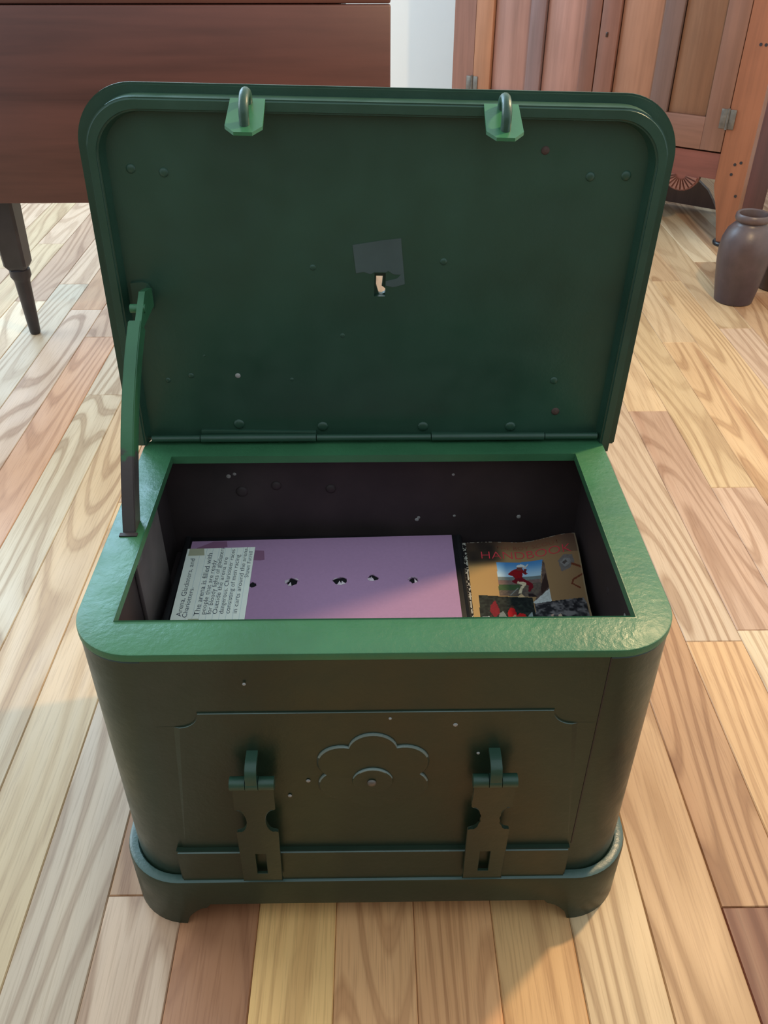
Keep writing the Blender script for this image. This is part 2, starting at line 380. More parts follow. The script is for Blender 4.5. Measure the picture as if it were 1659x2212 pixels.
# scalloped escutcheon
def rosette(cx, cz, R, r, n, turn):
    pts = []
    for i in range(84):
        t = 2 * pi * i / 84; best = R * .5
        for k in range(n):
            a = radians(turn) + 2 * pi * k / n; d = t - a; q = r * r - (R * sin(d)) ** 2
            if q > 0 and cos(d) > 0: best = max(best, R * cos(d) + q ** .5)
        pts.append((cx + best * cos(t), cz + best * sin(t)))
    return pts
def polar_plate(name, cx, cz, pts, d0, d1, zlo):
    bm = bmesh.new(); sh = lambda k, d: [(cx + (x - cx) * k, YF - d, cz + (z - cz) * k) for x, z in pts]
    vl = loft(bm, [sh(1, d0), sh(1, d1 - .0012), sh(.972, d1 - .0002), sh(.935, d1)]); c = bm.verts.new((cx, YF - d1, cz))
    for i in range(len(pts)): bm.faces.new((vl[-1][i], vl[-1][(i + 1) % len(pts)], c))
    bmesh.ops.recalc_face_normals(bm, faces=bm.faces); bm.normal_update(); n = len(pts)
    for i, f in enumerate(bm.faces):
        if i < 3 * n and f.normal.z > .2: f.material_index = 1
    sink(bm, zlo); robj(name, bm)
polar_plate('escutcheon', -.003, .2370, rosette(-.003, .2370, .0325, .0220, 6, 90), .0015, .0048, .212)
polar_plate('escutcheon_disc', -.0035, .2285, arc(-.0035, .2285, .0185, 0, 353, 51), .004, .0070, .218)
for x0, za, zb in ((.1908, .122, .3785),):
    bm = bmesh.new(); box(bm, x0 - .0005, x0 + .0004, YF - .0013, YF + .001, za, zb); cobj('seam', bm, M_dark, 0)
bm = bmesh.new(); dome(bm, (-.0044, YF - .0066, .228), (0, -1, 0), .0042, .0028); cobj('escutcheon_pin', bm, M_iron)
for x, z, r in ((-.108, .354, .0016), (.068, .301, .0022), (.09, .263, .0016), (-.062, .2265, .0022), (-.08, .205, .002), (-.015, .2155, .0022), (-.034, .2575, .002), (.012, .31, .0015), (-.02, .12, .0015), (-.19, .06, .0012)):
    bm = bmesh.new(); dome(bm, (x, YF - .0026, z), (0, -1, 0), r, .0012, 7); cobj('paint_chip', bm, M_chip)
bm = bmesh.new(); tube(bm, [(-.02, YF - .0056, .094), (-.004, YF - .0056, .0925), (.006, YF - .0056, .093)], .0008, 5); cobj('paint_scratch', bm, M_chip)
# hasps
def hasp(cx, lean):
    z0 = .2480; yb = YF - .0195
    f = lambda a, b, d: (cx + a + b * lean, yb - d + .0085 * (-b / .15), z0 + b)     # lower end rests on the ledge
    zc = -.0570; lo, up, H = .0190, .0180, -.1640
    nt = [(lo - .0005 - .0098 * sin(radians(t)) ** .8, zc - .0185 * cos(radians(t))) for t in range(6, 175, 14)]
    outl = [(-lo, H), (lo, H), (lo, zc - .0195)] + nt + [(up, zc + .0195), (up, -.001), (-up, -.001), (-up, zc + .0195)] + [(-x, z) for x, z in nt[::-1]] + [(-lo, zc - .0195)]
    slot = [(-.0050, -.151), (.0050, -.151), (.0050, -.115), (-.0050, -.115)]
    bm = prism(outl, [slot], 0, .0032, f); bm.normal_update(); bmesh.ops.bevel(bm, geom=[e for e in bm.edges if len(e.link_faces) == 2 and e.calc_face_angle(0) > 1.2], offset=.0005, segments=1, affect='EDGES'); h = cobj('hasp', bm, M_green, 30)
    bm = bmesh.new(); tube(bm, [(cx - .0195, yb - .001, z0), (cx - .006, yb - .001, z0)], .0062, 14); o = cobj('hasp_knuckle', bm, M_lid); o.parent = chest
    bm = bmesh.new(); tube(bm, [(cx + .0060, yb - .001, z0), (cx + .0195, yb - .001, z0)], .0062, 14); cobj('hasp_knuckle', bm, M_lid)
    bm = bmesh.new(); tube(bm, [(cx - .0054, yb - .001, z0), (cx + .0054, yb - .001, z0)], .0064, 14); cobj('hasp_knuckle', bm, M_lid)
    # curved lug running from the middle knuckle back into the front
    bm = bmesh.new(); prof = []
    for y, z in ((yb - .0065, z0 + .002), (yb - .0055, z0 + .012), (yb - .002, z0 + .0185), (yb + .006, z0 + .0215), (YF + .001, z0 + .0215)): prof.append((y, z))
    inner = [(y + .0042 if i < 3 else y, z - (.001 if i < 2 else .0042)) for i, (y, z) in enumerate(prof)]
    prism(prof + inner[::-1], (), -.0050, .0050, lambda a, b, d: (cx + d, a, b), bm); cobj('hasp_lug', bm, M_lid, 50)
hasp(-.1090, .026); hasp(.1040, .0)
# hinge along the back of the rim
hz, hy = .3935, .8115
for i, (a, b) in enumerate(((-.243, -.1905), (-.1895, -.0635), (-.0625, .0625), (.0635, .1875), (.1885, .246))):
    r = .0036 if i % 2 == 0 else .0044
    bm = bmesh.new(); tube(bm, [(a, hy, hz), (b, hy, hz)], r, 12); cobj('hinge_knuckle', bm, M_lid)
# lid
FL = lambda a, b, d: (a, -d, b)
def uoutl(hw, L, r, v0): return [(-hw, v0), (hw, v0)] + arc(hw - r, L - r, r, 0, 90, 14) + arc(-hw + r, L - r, r, 90, 180, 14)
jx = lambda x: -.0011 + (x - 812) * .00047
jy = lambda y: .1834 - (y - 597) * .00047
J = [(jx(x), jy(y)) for x, y in ((813, 598), (827, 598), (826, 613), (825, 620), (829, 622), (833, 626), (834, 631), (831, 635), (825, 638), (819, 637), (816, 628), (813, 618))]
bm = prism(uoutl(.2718, .3525, .055, -.0090), [J], -.005, 0, FL)
bm.normal_update(); es = [e for e in bm.edges if len(e.link_faces) == 2 and e.calc_face_angle(0) > 1.2 and not (abs(e.verts[0].co.x) < .02 and .1 < e.verts[0].co.z < .25)]
bmesh.ops.bevel(bm, geom=es, offset=.0016, segments=2, affect='EDGES')
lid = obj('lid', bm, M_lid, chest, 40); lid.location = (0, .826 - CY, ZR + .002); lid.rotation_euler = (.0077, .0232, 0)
RT = .0211
U = uoutl(.2599, .3446, .048, -.0067)
inner = [(.2490, -.0067)] + arc(.2490 - .040, .3335 - .040, .040, 0, 90, 14) + arc(-.2490 + .040, .3335 - .040, .040, 90, 180, 14) + [(-.2490, -.0067)]
ring = [U[1]] + U[2:] + [U[0]] + inner[::-1]
bm = prism(ring, (), 0, RT, FL); bm.normal_update()
es = [e for e in bm.edges if len(e.link_faces) == 2 and e.calc_face_angle(0) > 1.2 and abs(e.verts[0].co.y + RT) < 1e-5 and abs(e.verts[1].co.y + RT) < 1e-5]
bmesh.ops.bevel(bm, geom=es, offset=.002, segments=3, affect='EDGES'); obj('lid_frame', bm, M_lid, lid, 45)
# sloped inner lip between frame and panel
bm = bmesh.new(); o1 = inner; k = .0030
i2 = [(.2490 - k, -.0060)] + arc(.2490 - .040, .3335 - .040, .040 - k, 0, 90, 14) + arc(-.2490 + .040, .3335 - .040, .040 - k, 90, 180, 14) + [(-.2490 + k, -.0060)]
A = [bm.verts.new((a, -RT + .004, b)) for a, b in o1]; B = [bm.verts.new((a, -.0062, b)) for a, b in i2]
for i in range(len(A) - 1): bm.faces.new((A[i], A[i + 1], B[i + 1], B[i]))
obj('lid_lip', bm, M_lid, lid, 60)
kh = [(-.0024, .1640), (.0086, .1640), (.0086, .1880), (-.0024, .1880)]
bm = prism([(-.2465, -.0050), (.2465, -.0050)] + arc(.2490 - .040, .3335 - .040, .0375, 0, 90, 14) + arc(-.2490 + .040, .3335 - .040, .0375, 90, 180, 14), [kh], .0005, .0062, FL)
obj('lid_panel', bm, M_lid, lid, 30)
tp = [(-.0205, .1875), (-.0130, .1890), (-.0060, .1868), (-.0026, .1890), (.0088, .1890), (.0110, .1905), (.0165, .1870), (.0235, .1868), (.0200, .1830), (.0088, .1800), (.0088, .1755), (.0160, .1740), (.0205, .1750), (.0278, .1775), (.0225, .2228), (.0040, .2205), (-.0010, .2195), (-.0240, .2155)]
tape = prism(tp, (), .0062, .00655, FL); o = obj('tape_patch', tape, M_tape, lid, 0); o['label'] = 'grey patch of old tape above the keyhole'
for i, (u, v, r) in enumerate(((-.2259, .2819, .0045), (-.1964, .2792, .0045), (.1503, .3051, .0040), (.1949, .2831, .0045), (.2279, .2846, .0048), (-.1942, .0729, .0032), (-.219, .0671, .0030), (-.1449, .0737, .0030), (-.0628, .1925, .0032), (.0647, .2007, .0036), (-.0341, .1212, .0026), (.1909, .0734, .0042), (.1977, .0359, .0046), (-.148, .0146, .0060), (-.0564, .0130, .0060), (.054, .0146, .0060), (.1506, .0160, .0060), (-.1780, .0960, .0016), (-.0880, .0700, .0022))):
    bm = bmesh.new(); dome(bm, (u, -.0060, v), (0, -1, 0), r, r * .45); o = obj('rivet', bm, M_rust if i in (2, 12) else (M_chip if i == 7 else M_lid), lid, 60)
for u0, u1 in ((-.1895, -.0635), (.0635, .1875)):      # hinge leaves screwed to the lid
    bx('hinge_leaf', M_lid, lid, u0, u1, -.0105, -.0060, .0030, .0085, bev=.0008)
for cu in (-.1140, .1045):
    f = lambda a, b, d: (a, -RT + .004 - b, d)
    w0, w1, Ln = .0150, .0158, .0470
    bm = prism([(cu - w0, 0), (cu + w0, 0), (cu + w1, Ln - .0085), (cu + w1 - .008, Ln), (cu - w1 + .008, Ln), (cu - w1, Ln - .0085)], (), -.0028, 0, lambda a, b, d: (a, -RT + .003 - b, .3452 + d - b * .36))
    sp = obj('staple_plate', bm, M_plate, lid, 30)
    bm = bmesh.new(); path = [(cu + .0005, -RT - .0030, .3400), (cu + .0005, -RT - .0030, .3440)] + [(cu + .0005, -RT - .0180 + .0150 * cos(t * pi / 10), .3440 - .004 * t / 10 + .0110 * sin(t * pi / 10)) for t in range(1, 10)] + [(cu + .0005, -RT - .0330, .3400), (cu + .0005, -RT - .0330, .3300)]
    tube(bm, path, .0044, 12); obj('staple', bm, M_lid, lid, 60)
# bracket for the lid stay
bm = prism([(-.2420, .1480), (-.2225, .1480), (-.2215, .1680), (-.2245, .1745), (-.2300, .1760), (-.2420, .1745)], (), .006, .0095, FL); obj('stay_bracket', bm, M_lid, lid, 30)
# lid stay: flat curved bar from the bracket down to a slot in the rim
xs = -.2330; cpts = [(.640, .352), (.6500, .3866), (.6640, .4260), (.6840, .4690), (.7080, .5040), (.7340, .5320), (.7600, .5540)]
def spline(p, n):
    P = [2 * Vector(p[0]) - Vector(p[1])] + [Vector(q) for q in p] + [2 * Vector(p[-1]) - Vector(p[-2])]; r = []
    for i in range(1, len(P) - 2):
        for k in range(n):
            t = k / n; a, b, c, d = P[i - 1:i + 3]; r.append(.5 * ((2 * b) + (c - a) * t + (2 * a - 5 * b + 4 * c - d) * t * t + (3 * b - a - 3 * c + d) * t ** 3))
    r.append(Vector(p[-1])); return r
sp = spline(cpts, 6); outer = []; inn2 = []
for i, q in enumerate(sp):
    t = (sp[min(i + 1, len(sp) - 1)] - sp[max(i - 1, 0)]).normalized(); nn = Vector((t.y, -t.x))     # towards the inside
    outer.append((q.x, q.y)); inn2.append((q.x + nn.x * .0200, q.y + nn.y * .0200))
bm = prism(outer + inn2[::-1], (), xs - .0062, xs + .0062, lambda a, b, d: (d + .055 * (b - .387), a, b)); bm.normal_update()
es = [e for e in bm.edges if len(e.link_faces) == 2 and e.calc_face_angle(0) > 1.2]; bmesh.ops.bevel(bm, geom=es, offset=.0010, segments=2, affect='EDGES')
st = cobj('lid_stay', bm, M_stay, 40, 'curved green stay, bare metal at its lower end')
bm = prism([(.7560, .5500), (.7640, .5440), (.8150, .5460), (.8150, .5640), (.7900, .5700)], (), xs + .0092, xs + .0152, lambda a, b, d: (d, a, b)); cobj('stay_tongue', bm, M_stay)
bm = bmesh.new(); tube(bm, [(xs + .0020, .7780, .5580), (xs + .0165, .7780, .5580)], .0042, 12); cobj('stay_pin', bm, M_rim)
bm = prism([(-.2412, .6440), (-.2245, .6440), (-.2245, .6490), (-.2412, .6490)], (), ZR - .003, ZR + .0012); cobj('stay_slot_plate', bm, M_dark)

# ------------------------------------------------------------------ things in the box
ZB = .2345
binder = tag(empty('binder', (-.057, .69, ZB)), 'black binder lying in the green box under a mauve paper', 'binder')
bm = bmesh.new(); box(bm, -.2225, .0985, .566, .8010, ZB + .0005, .2655, .002)
for v in bm.verts: v.co -= binder.location
obj('cover', bm, M_black, binder)
bm = bmesh.new(); box(bm, -.2205, -.2150, .567, .8000, .240, .2675, .0008); 
for v in bm.verts: v.co -= binder.location
obj('spine_ridge', bm, M_black, binder)
bm = bmesh.new(); tube(bm, [(.0985, .567, .262), (.0985, .80, .262)], .0045, 10)
for v in bm.verts: v.co -= binder.location
obj('spine_ridge', bm, M_black, binder)
sheet = tag(empty('paper_sheet', (-.06, .68, .2656)), 'mauve sheet of paper with a row of torn holes, on the black binder', 'paper')
def torn(cx, cy, r, sd):
    rr = random.Random(sd); return [(cx + r * rr.uniform(.55, 1.15) * cos(2 * pi * i / 11) * 1.15, cy + r * rr.uniform(.55, 1.15) * sin(2 * pi * i / 11) * .95) for i in range(11)]
HOLES = [(-.1338, .7128, .0050), (-.0910, .7165, .0075), (-.0385, .7172, .0072), (-.0025, .7220, .0058), (.0418, .7178, .0055)]
hl = [torn(x, y, r, i + 3) for i, (x, y, r) in enumerate(HOLES)]
bm = prism([(-.2122, .7904), (-.2122, .572), (.0908, .572), (.0905, .7990)], hl, .2658, .2668)
for v in bm.verts: v.co -= sheet.location
obj('sheet', bm, M_pink, sheet, 0)
for i, (x, y, r) in enumerate(HOLES[1:]):
    rr = random.Random(40 + i)
    for k in range(4):
        a = rr.uniform(0, 2 * pi); b = a + rr.uniform(.5, .8); bm = bmesh.new()
        P0 = Vector((x + r * 1.12 * cos(a), y + r * .95 * sin(a), .2669)); P1 = Vector((x + r * 1.12 * cos(b), y + r * .95 * sin(b), .2669)); m = (P0 + P1) / 2
        tip = Vector((x + (m.x - x) * rr.uniform(.25, .6), y + (m.y - y) * rr.uniform(.25, .6), .2669 + rr.uniform(.0015, .004)))
        vs = [bm.verts.new(p - sheet.location) for p in (P0, P1, tip, P0 + Vector((0, 0, .0004)), P1 + Vector((0, 0, .0004)), tip + Vector((0, 0, .0005)))]
        for fidx in ((0, 1, 2), (3, 5, 4), (0, 3, 4, 1), (1, 4, 5, 2), (2, 5, 3, 0)): bm.faces.new([vs[q] for q in fidx])
        obj('torn_flap', bm, M_torn, sheet, 0)
for poly in ([(-.1385, .7725), (-.1270, .7715), (-.1250, .7560), (-.1290, .7545), (-.1385, .7550)], [(-.2050, .7770), (-.1870, .7895), (-.1720, .7895), (-.1700, .7800), (-.1770, .7770)]):
    bm = prism(poly, (), .2667, .26725)
    for v in bm.verts: v.co -= sheet.location
    obj('tape', bm, M_pinktape, sheet, 0)
# hand-lettered index card
ZC = .2674
card = tag(empty('index_card', (-.176, .714, ZC)), 'white ruled index card with handwriting taped to the mauve paper', 'card')
C0 = Vector((-.2152, .6500, 0)); CE = Vector((-.2149 + .0002, .7749)); 
def cpt(fr, t, z=0):       # fr 0..1 across the card, t = world y along the writing
    k = (t - .6515) / (.7765 - .6515); xl = -.2130 + (-.2149 + .2130) * k; xr = -.1359 + (-.1378 + .1359) * k
    return Vector((xl + (xr - xl) * fr, t + .0025 * fr, ZC + z)) - card.location
bm = bmesh.new(); lo4 = [cpt(0, .6515), cpt(1, .6515), cpt(1, .7752), cpt(0, .7752)]
vl = loft(bm, [lo4, [p + Vector((0, 0, .0004)) for p in lo4]]); bm.faces.new(vl[0][::-1]); bm.faces.new(vl[1]); obj('card', bm, M_card, card, 0)
for k in range(9):
    fr = .20 + k * .0905; bm = bmesh.new(); q = [cpt(fr - .0022, .652, .00042), cpt(fr + .0022, .652, .00042), cpt(fr + .0022, .7748, .00042), cpt(fr - .0022, .7748, .00042)]
    bm.faces.new([bm.verts.new(p) for p in q]); obj('ruled_line', bm, M_line, card, 0)
for a, b, t0, t1 in ((.03, .27, .7625, .7752), (.24, .42, .6515, .657)):
    bm = bmesh.new(); q = [cpt(a, t0), cpt(b, t0), cpt(b * .9, t1), cpt(a, t1)]; vl = loft(bm, [[p + Vector((0, 0, .0004)) for p in q], [p + Vector((0, 0, .00055)) for p in q]]); bm.faces.new(vl[1]); obj('tape', bm, M_cardtape, card, 0)
LINES = [('Arena, Gladiaters, and', .135, .6613, .7565, .0085), ('Chariotters.', .215, .6590, .7060, .0080), ('The arena is filled with', .375, .6613, .7655, .0088), ('people that are ready', .455, .6630, .7520, .0078), ('for bloody fights of gladiaters', .535, .6630, .7750, .0078),
         ('Outside the arena are', .615, .6630, .7570, .0078), ('dangerous. Charioteer races', .700, .6630, .7710, .0076), ('consisting of men racing', .785, .6630, .7610, .0076), ('in carts around the arena.', .885, .6630, .7740, .0076), ('Shawn Futrell', .965, .7207, .7663, .0070)]
for s, fr, t0, t1, sz in LINES:
    L = t1 - t0; w = .0775
    text_mesh(s, 'handwriting', M_ink, card, lambda x, y, fr=fr, t0=t0, L=L: cpt(fr - y / .0775 + .01 * (x / L) + .0012 * sin(x * 900), t0 + x + y * .06, .0006), L, sz * .92, -.00006)
# handbook: print on the cover worked out point by point
BX, BY, BW, BL = .1015, .7855, .1300, .2120
ZK = .2650
def ss(t): t = max(0, min(1, t)); return t * t * (3 - 2 * t)
def bsurf(u, w): return ZK + .0135 * ss((u - .062) / .068) * ss(1 - w / .115) + .0018 * ss(1 - u / .02) * 0 + .0008 * sin(u * 60 + w * 20)
def bxw(u, w):   # slight taper so that the right edge follows the photo
    return (BX + u * (1 - .012 * ss(w / .2)) - .0030 * w / .13, BY - w + .001 * sin(u * 30))
def pip(x, y, P):
    c = False
    for (x1, y1), (x2, y2) in zip(P, P[1:] + P[:1]):
        if (y1 > y) != (y2 > y) and x < (x2 - x1) * (y - y1) / (y2 - y1) + x1: c = not c
    return c
def nz(x, y, f, sd=0):
    def h(i, j): return (math.sin(i * 127.1 + j * 311.7 + sd * 74.7) * 43758.5453) % 1
    x *= f; y *= f; i, j = math.floor(x), math.floor(y); a, b = ss(x - i), ss(y - j)
    return (h(i, j) * (1 - a) + h(i + 1, j) * a) * (1 - b) + (h(i, j + 1) * (1 - a) + h(i + 1, j + 1) * a) * b
def lerp(a, b, t): return tuple(p + (q - p) * t for p, q in zip(a, b))
# shapes in the pixel frame of the enlarged crop, turned into cover u, w
def q2(px, py):
    row = (py - 130) / 870.0; xl = 100 + (190 - 100) * ss(row) * 1.0; xl = 100 + 90 * row; xr = 1310 + 250 * row
    return ((px - xl) / (xr - xl) * BW, .0015 + row * .134 + .012 * 0)
def Q(pts): return [q2(*p) for p in pts]
PH_A = Q([(478, 362), (985, 350), (1060, 640), (1085, 795), (520, 720)])
SKYB = Q([(500, 525), (970, 525)]); 
SHAPES = [  # photo of a climber
    ('sky', Q([(478, 362), (978, 352), (968, 530), (497, 530)])), ((120, 130, 128), Q([(497, 522), (970, 522), (968, 560), (500, 560)])), ((126, 102, 96), Q([(500, 556), (968, 556), (966, 610), (505, 610)])), ((70, 92, 60), Q([(505, 606), (740, 606), (740, 670), (512, 672)])),
    ('ground', Q([(512, 668), (740, 660), (740, 606), (968, 590), (990, 640), (940, 745), (520, 722)])), ('rock', Q([(978, 352), (1010, 420), (1060, 640), (1085, 800), (900, 800), (975, 640)])), ((60, 40, 36), Q([(1015, 500), (1060, 640), (980, 720), (970, 640)])), ((206, 208, 204), Q([(1065, 660), (1090, 795), (915, 815), (890, 800)])),
    ((146, 146, 138), Q([(720, 640), (632, 720), (640, 722), (735, 640)])),
    ((150, 22, 30), Q([(606, 490), (650, 450), (700, 430), (770, 440), (830, 490), (800, 500), (770, 480), (765, 530), (690, 545), (665, 515), (615, 500)])), ((120, 20, 34), Q([(690, 540), (765, 530), (880, 600), (890, 640), (850, 690), (835, 680), (840, 620), (720, 580), (700, 600), (650, 570)])),
    ((225, 205, 170), Q([(715, 570), (800, 580), (815, 600), (770, 660), (760, 700), (725, 700), (745, 640), (770, 610), (710, 590)])), ((208, 176, 132), Q([(715, 735), (760, 705), (800, 740), (790, 765), (700, 765)])), ((44, 30, 32), Q([(835, 705), (880, 705), (940, 742), (840, 738)])),
    ((120, 64, 54), Q([(705, 415), (765, 410), (765, 445), (705, 450)])), ((228, 228, 224), Q([(695, 415), (710, 388), (745, 378), (785, 392), (795, 415)])), ((212, 206, 200), Q([(770, 420), (825, 380), (832, 384), (790, 440)])), ((120, 40, 44), Q([(765, 470), (790, 430), (815, 440), (800, 490)])),
    ('darkA', Q([(282, 716), (880, 748), (940, 1060), (320, 1060)])), ((170, 180, 180), Q([(330, 935), (410, 930), (440, 1060), (310, 1060)])), ((120, 128, 126), Q([(515, 905), (560, 880), (610, 950), (620, 1060), (500, 1060)])), ((150, 160, 160), Q([(880, 895), (810, 960), (800, 1010), (905, 1060)])),
    ((128, 28, 40), Q([(420, 820), (470, 770), (510, 850), (520, 900), (470, 950), (410, 880)])), ((74, 44, 44), Q([(410, 930), (440, 900), (430, 980), (410, 1060), (395, 1060)])), ((190, 26, 32), Q([(612, 880), (640, 845), (680, 850), (720, 940), (720, 970), (660, 960), (640, 1060), (612, 1000)])), ((206, 30, 34), Q([(690, 960), (740, 905), (800, 915), (825, 960), (790, 1060), (690, 1060)])), ((216, 150, 120), Q([(660, 940), (690, 915), (720, 955), (700, 965)])), ((70, 44, 36), Q([(636, 845), (650, 822), (672, 830), (680, 855)])),
    ('rocks', Q([(905, 815), (1440, 750), (1480, 800), (1560, 1060), (935, 1060)])), ((52, 66, 150), Q([(985, 975), (1010, 950), (1060, 965), (1060, 1060), (985, 1060)])), ((48, 56, 130), Q([(1275, 990), (1300, 955), (1345, 970), (1360, 1060), (1275, 1060)])), ((130, 34, 50), Q([(1070, 1060), (1090, 960), (1160, 940), (1230, 990), (1250, 1060)])), ((214, 186, 160), Q([(1165, 930), (1195, 915), (1215, 945), (1200, 975), (1170, 970)])), ((206, 170, 150), Q([(1090, 920), (1115, 925), (1110, 965), (1085, 955)])),
    ((122, 112, 108), Q([(1145, 400), (1200, 340), (1290, 350), (1320, 420), (1270, 480), (1190, 505)])), ((146, 140, 136), Q([(1165, 415), (1210, 375), (1270, 385), (1280, 430), (1225, 465)])), ((86, 74, 70), Q([(1185, 420), (1225, 395), (1245, 415), (1215, 435)])),
    ((120, 60, 36), Q([(1290, 425), (1420, 465), (1415, 485), (1285, 445)])), ((118, 56, 34), Q([(1440, 530), (1330, 590), (1320, 620), (1410, 655), (1405, 670), (1300, 625), (1310, 580), (1435, 515)])),
]
BOXES = []
for c, P in SHAPES:
    us = [p[0] for p in P]; ws = [p[1] for p in P]; BOXES.append((c, P, min(us), max(us), min(ws), max(ws)))
def print_col(u, w):
    col = lerp((176, 142, 92), (150, 116, 82), ss(u / BW)); col = lerp(col, (100, 66, 50), ss(1 - w / .03) * .75)
    d = nz(u, w, 90, 3)
    if u < .055: col = lerp(col, (42, 34, 30), ss((.052 - u) / .022) * ss((.048 - w) / .018) * (.7 + .4 * d))
    k = nz(u + w * .35, w - u * .1, 26, 5) + .6 * nz((u * .4 + w), u * 3, 120, 6)      # pine needles, top left corner
    if u < .04 and w < .06 and k > 1.0 + w * 5: col = lerp(col, (48, 38, 28), .8)
    if u > BW - .028 and w < .03: col = lerp(col, (84, 62, 56), .5 * ss((u - BW + .028) / .02))
    for c, P, a, b, e, f in BOXES:
        if a <= u <= b and e <= w <= f and pip(u, w, P):
            if c == 'sky': col = lerp((72, 132, 190), (176, 204, 222), ss((w - .035) / .027))
            elif c == 'ground': col = lerp((112, 98, 84), (80, 70, 66), nz(u, w, 500, 2))
            elif c == 'rock': col = lerp((120, 96, 84), (78, 62, 58), nz(u, w, 260, 4))
            elif c == 'darkA': col = lerp((22, 26, 26), (52, 58, 52), nz(u, w, 420, 8) ** 1.5)
            elif c == 'rocks': t = nz(u, w, 190, 9) * .6 + nz(u, w, 480, 10) * .4; col = lerp((36, 34, 38), (128, 122, 122), ss((t - .25) / .5))
            else: col = lerp(c, tuple(v * .8 for v in c), nz(u, w, 700, 12) * .6)
    if u < .0045: col = lerp((30, 26, 26), (170, 164, 150), 1.0 if nz(u, w, 700, 15) > .62 or (.0022 < u < .0038 and nz(0, w, 300, 16) > .45) else 0)
    if w < .0012 and nz(u, w, 600, 18) > .5: col = (150, 140, 126)
    if u > BW - .0012: col = lerp(col, (168, 150, 120), .6)
    return col
book = tag(empty('handbook', (.1665, .68, ZB)), 'worn paperback handbook with curled cover, beside the black binder in the box', 'book')
NU, NW = 170, 230; bm = bmesh.new(); cl = bm.loops.layers.float_color.new('Col')
grid = [[bm.verts.new(Vector(bxw(BW * i / NU, BL * j / NW) + (bsurf(BW * i / NU, BL * j / NW),)) - book.location) for i in range(NU + 1)] for j in range(NW + 1)]
for j in range(NW):
    for i in range(NU):
        fc = bm.faces.new((grid[j][i], grid[j + 1][i], grid[j + 1][i + 1], grid[j][i + 1]))
        c = lin(print_col(BW * (i + .5) / NU, BL * (j + .5) / NW)) if j < NW * .75 else lin((150, 116, 80))
        for lp in fc.loops: lp[cl] = c
N = NT('printed_cover'); at = N.n('ShaderNodeAttribute'); at.attribute_name = 'Col'; N.l(at.outputs['Color'], N.p.inputs['Base Color']); N.p.inputs['Roughness'].default_value = .38
o = obj('cover', bm, N.m, book, 0); [setattr(p, 'use_smooth', True) for p in o.data.polygons]
o['label'] = 'tan cover with photographs'
bm = bmesh.new(); n1 = 16; T = [[bm.verts.new(Vector(bxw(.0008 + (BW - .0022) * i / n1, .0010 + (BL - .002) * j / n1) + (bsurf(BW * i / n1, BL * j / n1) - .0005,)) - book.location) for i in range(n1 + 1)] for j in range(n1 + 1)]
Bt = [[bm.verts.new((v.co.x, v.co.y, .0008)) for v in r] for r in T]
for j in range(n1):
    for i in range(n1):
        bm.faces.new((T[j][i], T[j + 1][i], T[j + 1][i + 1], T[j][i + 1])); bm.faces.new((Bt[j][i], Bt[j][i + 1], Bt[j + 1][i + 1], Bt[j + 1][i]))
for i in range(n1):
    bm.faces.new((T[0][i], T[0][i + 1], Bt[0][i + 1], Bt[0][i])); bm.faces.new((T[n1][i + 1], T[n1][i], Bt[n1][i], Bt[n1][i + 1]))
    bm.faces.new((T[i][0], Bt[i][0], Bt[i + 1][0], T[i + 1][0])); bm.faces.new((T[i][n1], T[i + 1][n1], Bt[i + 1][n1], Bt[i][n1]))
obj('pages', bm, M_page, book, 30)
def onbook(u0, w0, stretch=1.0):
    def f(x, y):
        u, w = u0 + x, w0 - y * stretch; a, b = bxw(u, w); return Vector((a, b, bsurf(u, w) + .0004)) - book.location
    return f
text_mesh('HANDBOOK', 'lettering', M_red, book, onbook(.0190, .0312, 1.0), .1010, .0190, -.0003)
text_mesh('THE BOY SCOUT', 'lettering', M_redd, book, onbook(.0380, .0150, 1.0), .0720, .0095, -.0002)

# ------------------------------------------------------------------ drop-leaf table behind, left
TY = 1.8733; TR = lin((88, 51, 43))
table = tag(empty('drop_leaf_table', (-.45, 2.15, 0)), 'dark reddish drop-leaf table with hanging leaf and turned legs, behind the green box', 'table')
def tb(name, bm, mat, color=None, parent=table):
    for v in bm.verts: v.co -= table.location
    return obj(name, bm, mat, parent, 35, color)
bm = bmesh.new(); box(bm, -1.12, .0385, TY, TY + .022, .3410, .7060, .003); leaf = tb('drop_leaf', bm, M_table, TR)
bm = bmesh.new(); box(bm, -1.12, .0385, TY + .006, 2.42, .7075, .7290, .004); tb('tabletop', bm, M_table, TR)
bm = bmesh.new(); box(bm, -.86, -.06, 1.935, 1.957, .60, .7075); box(bm, -.86, -.06, 2.36, 2.382, .60, .7075); box(bm, -.862, -.84, 1.957, 2.36, .60, .7075); box(bm, -.08, -.058, 1.957, 2.36, .60, .7075); tb('apron', bm, M_table, TR)
def leg_bm(x, y):
    bm = bmesh.new(); sq = lambda h, z, c=.2: [(x + a * h, y + b * h, z) for a, b in ((-1, -1 + c), (-1 + c, -1), (1 - c, -1), (1, -1 + c), (1, 1 - c), (1 - c, 1), (-1 + c, 1), (-1, 1 - c))]
    vl = loft(bm, [sq(.033, .60, .08), sq(.033, .40, .08), sq(.030, .30), sq(.026, .175), sq(.020, .165)]); bm.faces.new(vl[0][::-1]); bm.faces.new(vl[-1])
    lathe(bm, [(.019, .166), (.0235, .162), (.0240, .146), (.0195, .138), (.0178, .132), (.0140, .03), (.0125, .004), (.0105, 0)], (x, y, 0), 18); return bm
for x, y in ((-.8293, 1.975), (-.09, 1.975), (-.42, 2.36), (-.09, 2.36)): tb('leg', leg_bm(x, y), M_leg)

